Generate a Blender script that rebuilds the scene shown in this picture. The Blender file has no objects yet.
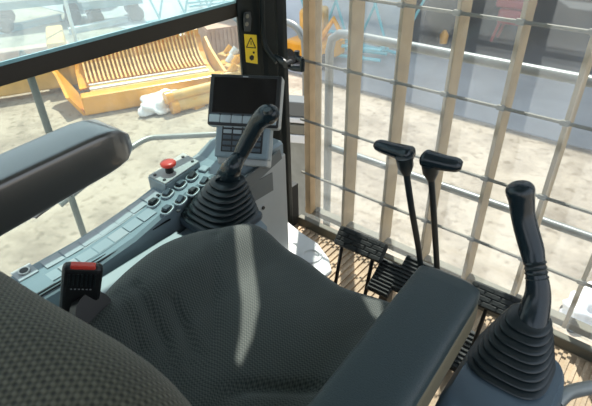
import bpy, bmesh, math, random
from mathutils import Vector, Matrix
random.seed(4)
C = bpy.context.scene.collection
V = Vector
PI = math.pi

# ------------------------------------------------------------------ camera geometry
CAM = V((0, 0, 1.5)); F_PX = 490.0; PX, PY = 296.0, 203.0
_d = V((19., 717., F_PX)).normalized()
_f = V((490., -347., F_PX)); _f = (_f - _d * _f.dot(_d)).normalized()
_r = _f.cross(-_d)
M3 = Matrix((_r, _f, -_d))                      # world = M3 @ (right, down, forward)

def ray(x, y): return M3 @ V((x - PX, y - PY, F_PX))
def aD(x, y, D): r = ray(x, y); return CAM + r * (-D / r.z)          # point D below the eye
def aY(x, y, Y): r = ray(x, y); return CAM + r * (Y / r.y)
def aX(x, y, X): r = ray(x, y); return CAM + r * (X / r.x)
GZ = -1.8
def aG(x, y, h=0): return aD(x, y, 1.5 - GZ - h)

# ------------------------------------------------------------------ materials
def mat(name, col, rough=.6, metal=0, noise=0, nscale=20, bump=0, bscale=60, col2=None, spec=.5, emis=None, coat=0):
    m = bpy.data.materials.new(name); m.use_nodes = True
    nt = m.node_tree; b = nt.nodes['Principled BSDF']
    b.inputs['Base Color'].default_value = (*col, 1); b.inputs['Roughness'].default_value = rough
    b.inputs['Metallic'].default_value = metal; b.inputs['Specular IOR Level'].default_value = spec
    if coat: b.inputs['Coat Weight'].default_value = coat
    tc = nt.nodes.new('ShaderNodeTexCoord')
    if noise or col2:
        n = nt.nodes.new('ShaderNodeTexNoise'); n.inputs['Scale'].default_value = nscale; n.inputs['Detail'].default_value = 8
        nt.links.new(tc.outputs['Object'], n.inputs['Vector'])
        r = nt.nodes.new('ShaderNodeValToRGB'); c2 = col2 or tuple(min(1, c * (1 + noise)) for c in col)
        c1 = col if col2 else tuple(c * (1 - noise) for c in col)
        r.color_ramp.elements[0].color = (*c1, 1); r.color_ramp.elements[1].color = (*c2, 1)
        r.color_ramp.elements[0].position = .35; r.color_ramp.elements[1].position = .65
        nt.links.new(n.outputs['Fac'], r.inputs['Fac']); nt.links.new(r.outputs['Color'], b.inputs['Base Color'])
    if bump:
        n = nt.nodes.new('ShaderNodeTexNoise'); n.inputs['Scale'].default_value = bscale; n.inputs['Detail'].default_value = 6
        nt.links.new(tc.outputs['Object'], n.inputs['Vector'])
        u = nt.nodes.new('ShaderNodeBump'); u.inputs['Strength'].default_value = bump; u.inputs['Distance'].default_value = .01
        nt.links.new(n.outputs['Fac'], u.inputs['Height']); nt.links.new(u.outputs['Normal'], b.inputs['Normal'])
    if emis:
        b.inputs['Emission Color'].default_value = (*emis[0], 1); b.inputs['Emission Strength'].default_value = emis[1]
    return m

def fabric(name, ca, cb, per, strength=.6):
    m = bpy.data.materials.new(name); m.use_nodes = True; nt = m.node_tree; b = nt.nodes['Principled BSDF']; L = nt.links.new
    b.inputs['Roughness'].default_value = .75; b.inputs['Specular IOR Level'].default_value = .35
    b.inputs['Sheen Weight'].default_value = .15
    tc = nt.nodes.new('ShaderNodeTexCoord'); s = nt.nodes.new('ShaderNodeSeparateXYZ'); L(tc.outputs['Object'], s.inputs[0])
    def mth(op, a, c=None):
        n = nt.nodes.new('ShaderNodeMath'); n.operation = op
        for i, v in enumerate((a, c)):
            if v is None: continue
            if isinstance(v, (int, float)): n.inputs[i].default_value = v
            else: L(v, n.inputs[i])
        return n.outputs[0]
    k = 2 * PI / per
    vv = mth('SUBTRACT', s.outputs[1], s.outputs[2])
    su = mth('SINE', mth('MULTIPLY', s.outputs[0], k)); sv = mth('SINE', mth('MULTIPLY', vv, k))
    h = mth('ADD', mth('MULTIPLY', mth('MULTIPLY', su, sv), .35), .5)
    h = mth('ADD', h, mth('MULTIPLY', sv, .18))
    n = nt.nodes.new('ShaderNodeTexNoise'); n.inputs['Scale'].default_value = 9; L(tc.outputs['Object'], n.inputs['Vector'])
    h2 = mth('ADD', h, mth('MULTIPLY', mth('SUBTRACT', n.outputs['Fac'], .5), .35))
    r = nt.nodes.new('ShaderNodeValToRGB'); r.color_ramp.elements[0].color = (*ca, 1); r.color_ramp.elements[1].color = (*cb, 1)
    r.color_ramp.elements[0].position = .2; r.color_ramp.elements[1].position = .85
    L(h2, r.inputs['Fac']); L(r.outputs['Color'], b.inputs['Base Color'])
    u = nt.nodes.new('ShaderNodeBump'); u.inputs['Strength'].default_value = strength; u.inputs['Distance'].default_value = .0015
    L(h, u.inputs['Height']); L(u.outputs['Normal'], b.inputs['Normal'])
    return m

def glass(name, tint, refl=.05, haze=.05):
    m = bpy.data.materials.new(name); m.use_nodes = True; nt = m.node_tree; nt.nodes.clear(); L = nt.links.new
    o = nt.nodes.new('ShaderNodeOutputMaterial'); t = nt.nodes.new('ShaderNodeBsdfTransparent'); t.inputs[0].default_value = (*tint, 1)
    g = nt.nodes.new('ShaderNodeBsdfGlossy'); g.inputs['Roughness'].default_value = .02
    d = nt.nodes.new('ShaderNodeBsdfTranslucent'); d.inputs[0].default_value = (.9, .95, 1, 1)
    tc = nt.nodes.new('ShaderNodeTexCoord'); n = nt.nodes.new('ShaderNodeTexNoise'); n.inputs['Scale'].default_value = 3; n.inputs['Detail'].default_value = 6
    L(tc.outputs['Object'], n.inputs['Vector'])
    mm = nt.nodes.new('ShaderNodeMath'); mm.operation = 'MULTIPLY'; mm.inputs[1].default_value = haze * 2; L(n.outputs['Fac'], mm.inputs[0])  # milky translucent veil imitates washed-out reflections in the pane
    a = nt.nodes.new('ShaderNodeMixShader'); a.inputs[0].default_value = refl; L(t.outputs[0], a.inputs[1]); L(g.outputs[0], a.inputs[2])
    c = nt.nodes.new('ShaderNodeMixShader'); L(mm.outputs[0], c.inputs[0]); L(a.outputs[0], c.inputs[1]); L(d.outputs[0], c.inputs[2])
    L(c.outputs[0], o.inputs[0]); return m

K = {}
K['cushion'] = fabric('seat_mesh_fabric', (.022, .031, .030), (.088, .104, .096), .0068, .6)
K['backfab'] = fabric('backrest_mesh_fabric', (.018, .020, .013), (.105, .105, .072), .0085, .7)
K['rubber'] = mat('black_rubber', (.014, .022, .025), .32)
K['rubber_dull'] = mat('dull_black_rubber', (.022, .026, .025), .6, bump=.2, bscale=150)
K['grip'] = mat('grip_rubber', (.010, .020, .026), .22, bump=.03, bscale=180)
K['arm_top'] = mat('armrest_vinyl', (.024, .044, .050), .40, bump=.25, bscale=500)
K['arm_under'] = mat('armrest_shell', (.13, .115, .072), .55)
K['arm_l'] = mat('left_armrest_vinyl', (.030, .034, .032), .28, bump=.05, bscale=500, spec=1, coat=1)
K['arm_l'].node_tree.nodes['Principled BSDF'].inputs['Sheen Weight'].default_value = .5
K['console'] = mat('blue_grey_plastic', (.22, .285, .32), .42, bump=.12, bscale=400)
K['console_d'] = mat('dark_blue_grey_plastic', (.055, .08, .10), .4, bump=.1, bscale=400)
K['light_panel'] = mat('light_grey_panel', (.42, .44, .43), .5, noise=.05, nscale=6)
K['recess'] = mat('grey_recess_plastic', (.13, .145, .145), .5)
K['black'] = mat('black_plastic', (.012, .014, .015), .4)
K['screen'] = mat('screen_glass', (.006, .006, .007), .12, noise=.4, nscale=30)
K['key'] = mat('silver_key', (.32, .38, .41), .4)
K['keyw'] = mat('membrane_key', (.39, .42, .44), .45)
K['pillar'] = mat('pillar_black_paint', (.008, .013, .013), .4, spec=.25)
K['bar_dark'] = mat('window_bar_paint', (.020, .016, .010), .5)
K['guard'] = mat('tan_guard_paint', (.48, .355, .205), .55, noise=.12, nscale=12)
K['guard_rod'] = mat('grey_rod_steel', (.17, .165, .13), .6)
K['rail'] = mat('galvanised_pipe', (.25, .27, .26), .4, metal=.4, noise=.1, nscale=15)
K['rail_g'] = mat('green_grey_pipe', (.11, .14, .12), .5)
K['yellow'] = mat('yellow_paint', (.78, .36, .03), .28, noise=.12, nscale=3)
K['yellow_p'] = mat('pale_yellow_paint', (.70, .42, .12), .5, noise=.15, nscale=4)
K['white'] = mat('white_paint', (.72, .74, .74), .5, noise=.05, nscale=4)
K['cloth'] = mat('white_cloth', (.8, .8, .8), .9, bump=.8, bscale=12)
K['red'] = mat('red_plastic', (.70, .06, .04), .35)
K['redm'] = mat('red_machine_paint', (.35, .06, .07), .5)
K['sticker'] = mat('yellow_sticker', (.85, .62, .03), .45)
K['cyan'] = mat('turquoise_paint', (.22, .55, .60), .5)
K['chrome'] = mat('worn_chrome', (.5, .5, .48), .3, metal=.9)
K['floor'] = mat('dusty_ribbed_floor', (.50, .38, .26), .8, noise=.2, nscale=9, bump=.3, bscale=90)
K['mat_dark'] = mat('dark_cab_liner', (.03, .033, .033), .7, bump=.2, bscale=60)
K['liner'] = mat('grey_headliner', (.22, .23, .22), .8)
K['wallb'] = mat('grey_building_wall', (.62, .66, .68), .8, noise=.15, nscale=.8)
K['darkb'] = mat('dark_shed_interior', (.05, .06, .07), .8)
K['pave'] = mat('grey_pavement', (.40, .39, .38), .75, noise=.12, nscale=.9, bump=.2, bscale=20)
K['blue'] = mat('pale_blue_paint', (.25, .42, .48), .5)
K['pink'] = mat('faded_pink_paint', (.55, .36, .28), .6)
K['glass_l'] = glass('side_window_glass', (.85, .90, .86), .05, .055)
K['glass_u'] = glass('upper_tinted_glass', (.80, .94, .93), .10, .18)
K['glass_f'] = glass('front_window_glass', (.93, .96, .96), .04, .085)

def ground_mat():
    m = bpy.data.materials.new('sandy_ground'); m.use_nodes = True; nt = m.node_tree; b = nt.nodes['Principled BSDF']; L = nt.links.new
    b.inputs['Roughness'].default_value = .9
    tc = nt.nodes.new('ShaderNodeTexCoord')
    n = nt.nodes.new('ShaderNodeTexNoise'); n.inputs['Scale'].default_value = 1.3; n.inputs['Detail'].default_value = 12; n.inputs['Roughness'].default_value = .65
    L(tc.outputs['Object'], n.inputs['Vector'])
    r = nt.nodes.new('ShaderNodeValToRGB'); e = r.color_ramp.elements
    e[0].color = (.225, .185, .142, 1); e[0].position = .34; e[1].color = (.40, .342, .27, 1); e[1].position = .56
    L(n.outputs['Fac'], r.inputs['Fac'])
    n2 = nt.nodes.new('ShaderNodeTexNoise'); n2.inputs['Scale'].default_value = 9; n2.inputs['Detail'].default_value = 8; L(tc.outputs['Object'], n2.inputs['Vector'])
    r2 = nt.nodes.new('ShaderNodeValToRGB'); r2.color_ramp.elements[0].color = (.55, .52, .48, 1); r2.color_ramp.elements[0].position = .33
    r2.color_ramp.elements[1].color = (1, 1, 1, 1); r2.color_ramp.elements[1].position = .45
    L(n2.outputs['Fac'], r2.inputs['Fac'])
    mx = nt.nodes.new('ShaderNodeMix'); mx.data_type = 'RGBA'; mx.blend_type = 'MULTIPLY'; mx.inputs[0].default_value = .7
    L(r.outputs['Color'], mx.inputs[6]); L(r2.outputs['Color'], mx.inputs[7]); L(mx.outputs[2], b.inputs['Base Color'])
    u = nt.nodes.new('ShaderNodeBump'); u.inputs['Strength'].default_value = .6; u.inputs['Distance'].default_value = .04
    L(n2.outputs['Fac'], u.inputs['Height']); L(u.outputs['Normal'], b.inputs['Normal'])
    return m
K['ground'] = ground_mat()

# ------------------------------------------------------------------ mesh helpers
def B(): return bmesh.new()

def box(bm, c, s, R=None, bev=0, seg=2):
    t = bmesh.new(); bmesh.ops.create_cube(t, size=1)
    for v in t.verts: v.co = V((v.co.x * s[0], v.co.y * s[1], v.co.z * s[2]))
    if bev: bmesh.ops.bevel(t, geom=t.edges[:], offset=bev, segments=seg, profile=.5, affect='EDGES')
    mtx = Matrix.Translation(V(c)) @ (R.to_4x4() if R else Matrix.Identity(4))
    merge(bm, t, mtx); return bm

def merge(bm, t, mtx=None):
    mp = {}
    for v in t.verts: mp[v] = bm.verts.new((mtx @ v.co) if mtx else v.co)
    for f in t.faces:
        try: bm.faces.new([mp[v] for v in f.verts])
        except ValueError: pass
    t.free()

def loft(bm, rings, cap=True, close=True):
    rs = [[bm.verts.new(p) for p in r] for r in rings]; n = len(rs[0])
    for a, b in zip(rs, rs[1:]):
        for i in range(n if close else n - 1):
            j = (i + 1) % n; bm.faces.new((a[i], a[j], b[j], b[i]))
    if cap:
        bm.faces.new(rs[0][::-1]); bm.faces.new(rs[-1])
    return bm

def smooth_path(pts, k=6):
    P = [V(p) for p in pts]; out = []
    if len(P) < 3: return P
    for i in range(len(P) - 1):
        p0, p1, p2, p3 = P[max(i - 1, 0)], P[i], P[i + 1], P[min(i + 2, len(P) - 1)]
        for j in range(k):
            t = j / k
            out.append(.5 * ((2 * p1) + (p2 - p0) * t + (2 * p0 - 5 * p1 + 4 * p2 - p3) * t * t + (3 * p1 - p0 - 3 * p2 + p3) * t ** 3))
    out.append(P[-1]); return out

def tube(bm, pts, rad, n=12, sm=0, up=V((0, 0, 1)), ry=1.0, power=2.0, round_end=True):
    """sweep of a (super)ellipse; rad number or list"""
    P = [V(p) for p in pts]
    if not isinstance(rad, (list, tuple)): rad = [rad] * len(P)
    if sm:
        rr = smooth_path([V((r, 0, 0)) for r in rad], sm); P = smooth_path(P, sm); rad = [max(v.x, 1e-4) for v in rr]
        if len(rad) != len(P): rad = [rad[0]] * len(P)
    rings = []; ref = None
    for i, p in enumerate(P):
        t = (P[min(i + 1, len(P) - 1)] - P[max(i - 1, 0)]).normalized()
        if ref is None:
            ref = t.orthogonal() if abs(t.dot(up)) > .95 else up
        a = t.cross(ref).normalized(); b = a.cross(t).normalized(); ref = b
        ring = []
        for k in range(n):
            th = 2 * PI * k / n; c, s = math.cos(th), math.sin(th); e = 2 / power
            x = math.copysign(abs(c) ** e, c); y = math.copysign(abs(s) ** e, s)
            ring.append(p + a * x * rad[i] + b * y * rad[i] * ry)
        rings.append(ring)
    return loft(bm, rings)

def prism(bm, poly, vec):
    """polygon (list of 3d pts) extruded by vec"""
    vec = V(vec); a = [bm.verts.new(V(p)) for p in poly]; b = [bm.verts.new(V(p) + vec) for p in poly]; n = len(a)
    bm.faces.new(a[::-1]); bm.faces.new(b)
    for i in range(n): j = (i + 1) % n; bm.faces.new((a[i], a[j], b[j], b[i]))
    return bm

def obj(name, bm, m, parent=None, smooth=False, bevel=0, base=None, angle=40):
    bmesh.ops.recalc_face_normals(bm, faces=bm.faces[:])
    off = V((0, 0, 0))
    if parent:
        q = parent
        while q: off += q.location; q = q.parent
    if base is not None: off += V(base)
    bmesh.ops.translate(bm, verts=bm.verts[:], vec=-off)
    me = bpy.data.meshes.new(name); bm.to_mesh(me); bm.free()
    me.materials.append(K[m] if isinstance(m, str) else m)
    if smooth:
        for p in me.polygons: p.use_smooth = True
    o = bpy.data.objects.new(name, me); C.objects.link(o)
    if parent: o.parent = parent
    if base is not None: o.location = V(base)
    if bevel:
        md = o.modifiers.new('bevel', 'BEVEL'); md.width = bevel; md.segments = 2; md.limit_method = 'ANGLE'
    if smooth:
        md = o.modifiers.new('edge_split', 'EDGE_SPLIT'); md.split_angle = math.radians(angle)
    return o

def thing(name, label, cat, loc, group=None):
    o = bpy.data.objects.new(name, None); C.objects.link(o); o.location = V(loc); o.empty_display_size = .05
    o['label'] = label; o['category'] = cat
    if group: o['group'] = group
    return o
def tag(o, label, cat, group=None):
    o['label'] = label; o['category'] = cat
    if group: o['group'] = group
    return o
def struct(name, bm, m, parent=None, **k):
    o = obj(name, bm, m, parent, **k)
    if not parent: o['kind'] = 'structure'
    return o
def rotm(xa, ya, za): return Matrix((xa, ya, za)).transposed()
def screw(bm, p, r=.004, h=.003, nrm=V((0, 0, 1))):
    tube(bm, [V(p), V(p) + nrm * h], r, 8)

# ================================================================== CAB SHELL
XL, XR, YF, YB, ZF, ZC = -1.2, .42, 1.45, -.55, .10, 1.96
bm = B(); box(bm, ((XL + XR) / 2, (YF + YB) / 2, ZF - .03), (XR - XL + .1, YF - YB + .06, .06))
for i in range(58):                                        # raised ribs that run front to back
    x = XL + .03 + i * .0275
    box(bm, (x, .82, ZF + .004), (.012, 1.2, .009))
struct('floor', bm, 'floor')

# ceiling with unseen slits added to shape the sun patches on the seat
SUN = V((-.27, .39, 1.0))
def hole(px4, z):                                          # added slit: a wanted sun patch projected back up to the roof
    out = []
    for x, y in px4:
        p = aD(x, y, 1.5 - z); q = p + SUN * (ZC - z); out.append((q.x, q.y))
    return out
RX0, RX1, RY0, RY1 = XL - .06, XR + .06, YB - .03, YF + .1
bm = B()
for loop in ([(RX0, RY0), (RX1, RY0), (RX1, RY1), (RX0, RY1)], hole([(234, 229), (250, 229), (256, 262), (259, 292), (252, 325), (240, 352), (236, 345), (241, 318), (242, 290), (238, 260)], .735),
             hole([(362, 285), (381, 289), (384, 318), (372, 306)], .71)):
    vs = [bm.verts.new((x, y, ZC)) for x, y in loop]
    for a, b in zip(vs, vs[1:] + vs[:1]): bm.edges.new((a, b))
bmesh.ops.triangle_fill(bm, use_beauty=True, use_dissolve=False, edges=bm.edges[:])
ret = bmesh.ops.extrude_face_region(bm, geom=bm.faces[:])
bmesh.ops.translate(bm, verts=[v for v in ret['geom'] if isinstance(v, bmesh.types.BMVert)], vec=(0, 0, .006))
CEIL = struct('ceiling', bm, 'liner')

bm = B(); box(bm, (XL - .03, (YF + YB) / 2, .2), (.05, YF - YB, .24)); struct('wall_left', bm, 'mat_dark')
bm = B(); box(bm, ((XL + XR) / 2, YB, .45), (XR - XL, .05, .7)); struct('wall_rear', bm, 'mat_dark')
bm = B(); box(bm, (XR + .03, (YF + YB) / 2, .35), (.05, YF - YB, .6)); struct('wall_right', bm, 'mat_dark')
bm = B(); box(bm, ((XL + XR) / 2, YF + .0, .12), (XR - XL, .03, .05), bev=.006); struct('trim_1', bm, 'guard_rod')

# front left pillar
bm = B()
prof = [(-1.255, 1.25), (-1.206, 1.155), (-1.192, 1.15), (-1.186, 1.165), (-1.172, 1.235), (-1.163, 1.25), (-1.150, 1.285), (-1.157, 1.298), (-1.145, 1.315), (-1.148, 1.34), (-1.19, 1.385), (-1.255, 1.40)]
prism(bm, [(x, y, .10) for x, y in prof], (0, 0, ZC - .1))
PIL = struct('trim_2', bm, 'pillar', bevel=.004)
bm = B()                                                    # slim pipe down the pillar that bends to the latch
tube(bm, [aY(262, -20, 1.225), aY(262.5, 20, 1.225), aY(264, 42, 1.225), aY(270, 54, 1.225), aY(277, 62, 1.225)], .009, 10, sm=5)
struct('trim_3', bm, 'pillar', smooth=True)
# rear left pillar, right pillars (outside the view, they carry the roof)
for n, (x, y) in enumerate(((XL - .03, YB + .05), (XR + .02, YB + .05), (XR + .02, YF - .02))):
    bm = B(); box(bm, (x, y, 1.03), (.09, .1, 1.86)); struct('trim_%d' % (n + 4), bm, 'pillar')

# side window: frame bar, sill, two panes
w1 = thing('window_1', 'x', 'x', (XL, .3, .3)); del w1['label']; del w1['category']; w1['kind'] = 'structure'
bm = B(); box(bm, (XL - .006, .3, 1.128), (.016, 1.72, .045), bev=.003); obj('window_bar', bm, 'bar_dark', w1)
bm = B(); box(bm, (XL, .3, .33), (.035, 1.72, .03)); obj('window_frame', bm, 'bar_dark', w1)
bm = B(); box(bm, (XL - .003, .3, .73), (.005, 1.72, .78)); obj('lower_pane', bm, 'glass_l', w1)
bm = B(); box(bm, (XL + .003, .3, 1.55), (.005, 1.72, .80)); obj('upper_pane', bm, 'glass_u', w1)
bm = B(); box(bm, (XL + .003, .3, 1.154), (.005, 1.70, .008)); obj('pane_edge_channel', bm, mat('pale_glass_edge', (.38, .58, .64), .3), w1)

w2 = thing('window_2', 'x', 'x', (-.4, YF, .15)); del w2['label']; del w2['category']; w2['kind'] = 'structure'
bm = B(); box(bm, ((XL + XR) / 2 + .03, YF + .02, 1.05), (XR - XL - .1, .005, 1.8)); obj('front_pane', bm, 'glass_f', w2)

# ================================================================== FRONT GUARD
YG = 1.5
g = thing('front_guard', 'tan metal bar guard across the front window with thin cross rods', 'window guard', (-.4, YG, .1))
for i, x0 in enumerate((-1.205, -.998, -.80, -.61, -.423, -.236, -.045, .145, .335)):
    w = .030 if i == 0 else .014
    bm = B(); box(bm, (x0 + w / 2, YG + .0425, 1.09), (w, .085, 1.92), bev=.002); obj('vertical_bar', bm, 'guard', g)
for z in (.10, .354, .615, .872, 1.13, 1.39, 1.65, 1.90):
    bm = B(); tube(bm, [(-1.22, YG - .004, z), (.42, YG - .004, z)], .0058, 8)
    for x0 in (-.998, -.80, -.61, -.423, -.236, -.045, .145, .335):
        box(bm, (x0 + .0055, YG - .004, z), (.026, .013, .017), bev=.003)
    obj('cross_rod', bm, 'guard_rod', g, smooth=True)
bm = B(); box(bm, (-.4, YG + .045, .125), (1.66, .04, .03), bev=.004); obj('lower_beam', bm, 'guard_rod', g)

# ================================================================== OPERATOR SEAT
SX = -.495
seat = thing('operator_seat', 'black mesh-fabric operator seat with padded armrests in the middle of the cab', 'seat', (SX, .40, ZF))

def pillow(bm, outline, ztop, zbot, rings=26, roll=.05, expo=2.6):
    n = len(outline); cx = sum(p[0] for p in outline) / n; cy = sum(p[1] for p in outline) / n
    cen = bm.verts.new((cx, cy, ztop(cx, cy))); prev = None
    for r in range(1, rings + 1):
        s = r / rings; cur = []
        for p in outline:
            x = cx + (p[0] - cx) * s; y = cy + (p[1] - cy) * s
            cur.append(bm.verts.new((x, y, ztop(x, y) - roll * s ** (expo * 4))))
        for i in range(n):
            j = (i + 1) % n
            if prev: bm.faces.new((prev[i], prev[j], cur[j], cur[i]))
            else: bm.faces.new((cen, cur[i], cur[j]))
        prev = cur
    for t in (.25, .5, .75, 1):
        cur = []
        for k, p in enumerate(outline):
            zz = ztop(p[0], p[1]) - roll; q = 1 + .02 * math.sin(t * PI) - .05 * (t ** 3)
            cur.append(bm.verts.new((cx + (p[0] - cx) * q, cy + (p[1] - cy) * q, zz + (zbot - zz) * t)))
        for i in range(n): j = (i + 1) % n; bm.faces.new((prev[i], prev[j], cur[j], cur[i]))
        prev = cur
    bm.faces.new(prev[::-1])

def closed_curve(pts, k=8):
    P = [V((*p, 0)) for p in pts]; n = len(P); out = []
    for i in range(n):
        p0, p1, p2, p3 = P[i - 1], P[i], P[(i + 1) % n], P[(i + 2) % n]
        for j in range(k):
            t = j / k; q = .5 * ((2 * p1) + (p2 - p0) * t + (2 * p0 - 5 * p1 + 4 * p2 - p3) * t * t + (3 * p1 - p0 - 3 * p2 + p3) * t ** 3)
            out.append((q.x, q.y))
    return out
def sstep(a, b, x):
    t = max(0, min(1, (x - a) / (b - a))); return t * t * (3 - 2 * t)
def segd(x, y, a, b):
    ax, ay = a; bx, by = b; dx, dy = bx - ax, by - ay
    t = max(0, min(1, ((x - ax) * dx + (y - ay) * dy) / (dx * dx + dy * dy))); return math.hypot(x - ax - dx * t, y - ay - dy * t)
def seam(pts): return [(aD(x, y, .77).x, aD(x, y, .77).y) for x, y in pts]
PLEATS = [(.006, .013, seam([(216, 240), (212, 285), (213, 320), (204, 352), (196, 385), (180, 420)])),
          (.008, .012, seam([(138, 292), (152, 318), (166, 342), (165, 358), (150, 376)])),
          (.008, .012, seam([(172, 300), (184, 325), (192, 345), (186, 366), (168, 392)])),
          (.011, .014, seam([(200, 408), (222, 388), (245, 380), (290, 381), (335, 383), (380, 372)])),
          (.005, .012, seam([(120, 300), (132, 325), (138, 345)]))]
def cush(x, y):
    a = abs(x - SX)
    z = .709 + .045 * sstep(.14, .27, a) - .02 * sstep(.25, .33, a) * sstep(.5, .75, y)
    z -= .018 * sstep(.52, .72, y) * (1 - sstep(.16, .24, a)) 
    for d0, wd, pl in PLEATS:
        m = min(segd(x, y, pl[k], pl[k + 1]) for k in range(len(pl) - 1))
        z -= d0 * math.exp(-(m / wd) ** 2)
    return z
ol = closed_curve([(-.79, .20), (-.835, .31), (-.868, .41), (-.878, .52), (-.848, .63), (-.785, .705), (-.69, .742), (-.615, .748), (-.52, .730), (-.455, .725), (-.375, .745), (-.32, .752), (-.22, .735), (-.18, .64), (-.17, .50), (-.17, .34), (-.18, .20), (-.30, .10), (-.69, .10)])
bm = B(); pillow(bm, ol, cush, .66, rings=60, roll=.028, expo=3.5)
obj('seat_cushion', bm, 'cushion', seat, smooth=True, angle=60)
# backrest: padded slab leaning back, rounded top
bm = B(); rings = []
N = 48
for i in range(34):
    t = i / 33
    if t < .72: z = .70 + (1.075 - .70) * t / .72; q = 1
    else:
        a = (t - .72) / .28 * PI / 2; z = 1.075 + .065 * math.sin(a); q = max(math.cos(a), .02)
    yc = .095 - .16 * (z - .70) ; ring = []
    for k in range(N):
        th = 2 * PI * k / N; c, s = math.cos(th), math.sin(th)
        x = math.copysign(abs(c) ** .45, c) * .315 * (q ** .35 if q < 1 else 1); y = math.copysign(abs(s) ** .6, s) * .088 * (.25 + .75 * q if q > .03 else .1)
        wing = .03 * (x / .28) ** 2 if x < 0 else .006 * (x / .28) ** 2
        ring.append((SX + x, yc + y - wing + .036 * sstep(-.10, .24, x), z))
    rings.append(ring)
loft(bm, rings)
obj('backrest', bm, 'backfab', seat, smooth=True, angle=70)
bm = B(); box(bm, (SX, .40, .34), (.46, .50, .45), bev=.02); obj('suspension_base', bm, 'rubber_dull', seat)
bm = B(); box(bm, (SX, .38, .62), (.56, .56, .08), bev=.015); obj('seat_pan', bm, 'black', seat)

# right armrest
def arm_rings(stations, n=28, pw=4.5):
    rings = []
    for (c, hw, hh, xa, za) in stations:
        ring = []
        for k in range(n):
            th = 2 * PI * k / n; cc, s = math.cos(th), math.sin(th); e = 2 / pw
            ring.append(V(c) + xa * math.copysign(abs(cc) ** e, cc) * hw + za * math.copysign(abs(s) ** e, s) * hh)
        rings.append(ring)
    return rings
X1, Z1 = V((1, 0, 0)), V((0, 0, 1))
def armrest(p0, p1, hw, hh, rise=0, taper=1.0, nose=.04, pw=4.5):
    p0, p1 = V(p0), V(p1); d = (p1 - p0); L = d.length; d.normalize(); xa = d.cross(Z1).normalized(); za = xa.cross(d).normalized()
    st = []
    for i in range(26):
        t = i / 25; s = L * t; q = 1
        end = L - s
        if end < nose: q = math.sqrt(max(0, 1 - ((nose - end) / nose) ** 2)) * .55 + .45 if end > 1e-6 else .45
        if s < nose: q = min(q, .6 + .4 * s / nose)
        kk = taper + (1 - taper) * (1 - t)
        st.append((p0 + d * s - za * hh * (1 - q) * .3, hw * (q ** .6), hh * q * kk, xa, za))
    return st
bm = B(); loft(bm, arm_rings(armrest((-.186, .06, .862), (-.212, .700, .862), .060, .028, nose=.035)))
ar = obj('armrest', bm, 'arm_top', seat, smooth=True, angle=60)
bm = B(); loft(bm, arm_rings(armrest((-.183, .08, .820), (-.2105, .697, .820), .0615, .046, nose=.035), pw=5)); 
obj('armrest_shell', bm, 'arm_under', ar, smooth=True, angle=60)
bm = B(); box(bm, (-.20, .05, .80), (.03, .08, .16), bev=.008); obj('armrest_bracket', bm, 'black', ar)
# left armrest (tilted up)
bm = B(); loft(bm, arm_rings(armrest((-.856, -.12, 1.020), (-.856, .468, 1.062), .052, .053, taper=.80, nose=.085), pw=9))
al = obj('armrest', bm, 'arm_l', seat, smooth=True, angle=60)
bm = B(); tube(bm, [aX(33, 217, -.82), aX(40, 211, -.82), aX(85, 180, -.82)], .007, 8, sm=3); obj('adjusting_lever', bm, 'chrome', al, smooth=True)
bm = B(); box(bm, aX(97, 174, -.83), (.02, .05, .012), bev=.004); obj('adjusting_tab', bm, 'black', al)
bm = B(); box(bm, (-.84, -.10, .93), (.03, .08, .24), bev=.008); obj('armrest_bracket', bm, 'black', al)
# belt buckle on its stalk
c0 = aD(81, 288, .70)
tocam = (CAM - c0).normalized(); up_ = (V((.15, .30, 1))).normalized(); side = up_.cross(tocam).normalized(); fr = side.cross(up_).normalized()
side = V((side.x, side.y, side.z)); R = rotm(side, up_, side.cross(up_))
nrm = side.cross(up_)
bm = B(); box(bm, c0, (.076, .120, .030), R, bev=.011, seg=3); bk = obj('belt_buckle', bm, 'black', seat)
bm = B(); box(bm, c0 + up_ * .0555 + nrm * .002, (.048, .013, .020), R, bev=.004); obj('release_button', bm, 'red', bk)
bm = B()
for i in range(7): box(bm, c0 + side * (-.024 + i * .008) + up_ * .032 + nrm * .0155, (.0035, .030, .004), R, bev=.0006)
obj('buckle_ribs', bm, 'rubber', bk)
bm = B()
for i in range(6): box(bm, c0 + side * (-.018 + i * .0072) - up_ * -.009 + nrm * .0155, (.0035, .0018, .001), R)
obj('buckle_lettering', bm, 'keyw', bk)
bm = B(); tube(bm, [c0 - up_ * .05, c0 - up_ * .11, V((-.80, .20, .66))], .016, 10, sm=4, ry=.5); obj('buckle_stalk', bm, 'black', bk, smooth=True)
bm = B(); tube(bm, [(-.800, .27, .745), (-.778, .275, .757)], .042, 20); obj('stalk_cover', bm, 'black', seat, smooth=True)

# ================================================================== LEFT CONSOLE
def zt(y): return .70 + .05 * sstep(.35, .85, y) + .03 * sstep(.84, .94, y)
con = thing('side_console', 'blue-grey side console with rocker switches under the left window', 'console', (-1.0, .4, ZF))
bm = B(); rings = []
for y in [-.45, -.2, 0, .2, .3, .4, .5, .6, .7, .8, .86, .92, 1.0, 1.05]:
    xo = -1.115 - .03 * sstep(.6, .9, y); xi = -.972; z = zt(y); 
    xi -= .022 * sstep(.55, .65, y)
    if y > .84: xi = -.972 + .04 * sstep(.84, .9, y)
    rings.append([(xo, y, ZF + .01), (xo, y, z - .012), (xo + .012, y, z), (xi - .01, y, z), (xi, y, z - .008), (xi, y, ZF + .01)])
loft(bm, rings); obj('console_body', bm, 'console', con)
bm = B(); rings = []
for y in (-.45, .3, .5, .7, .82): rings.append([(-.971, y, .15), (-.971, y, .65), (-.83, y, .655), (-.80, y, .64), (-.79, y, .15)])
loft(bm, rings); obj('console_ledge', bm, 'console', con, bevel=.004)
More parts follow.
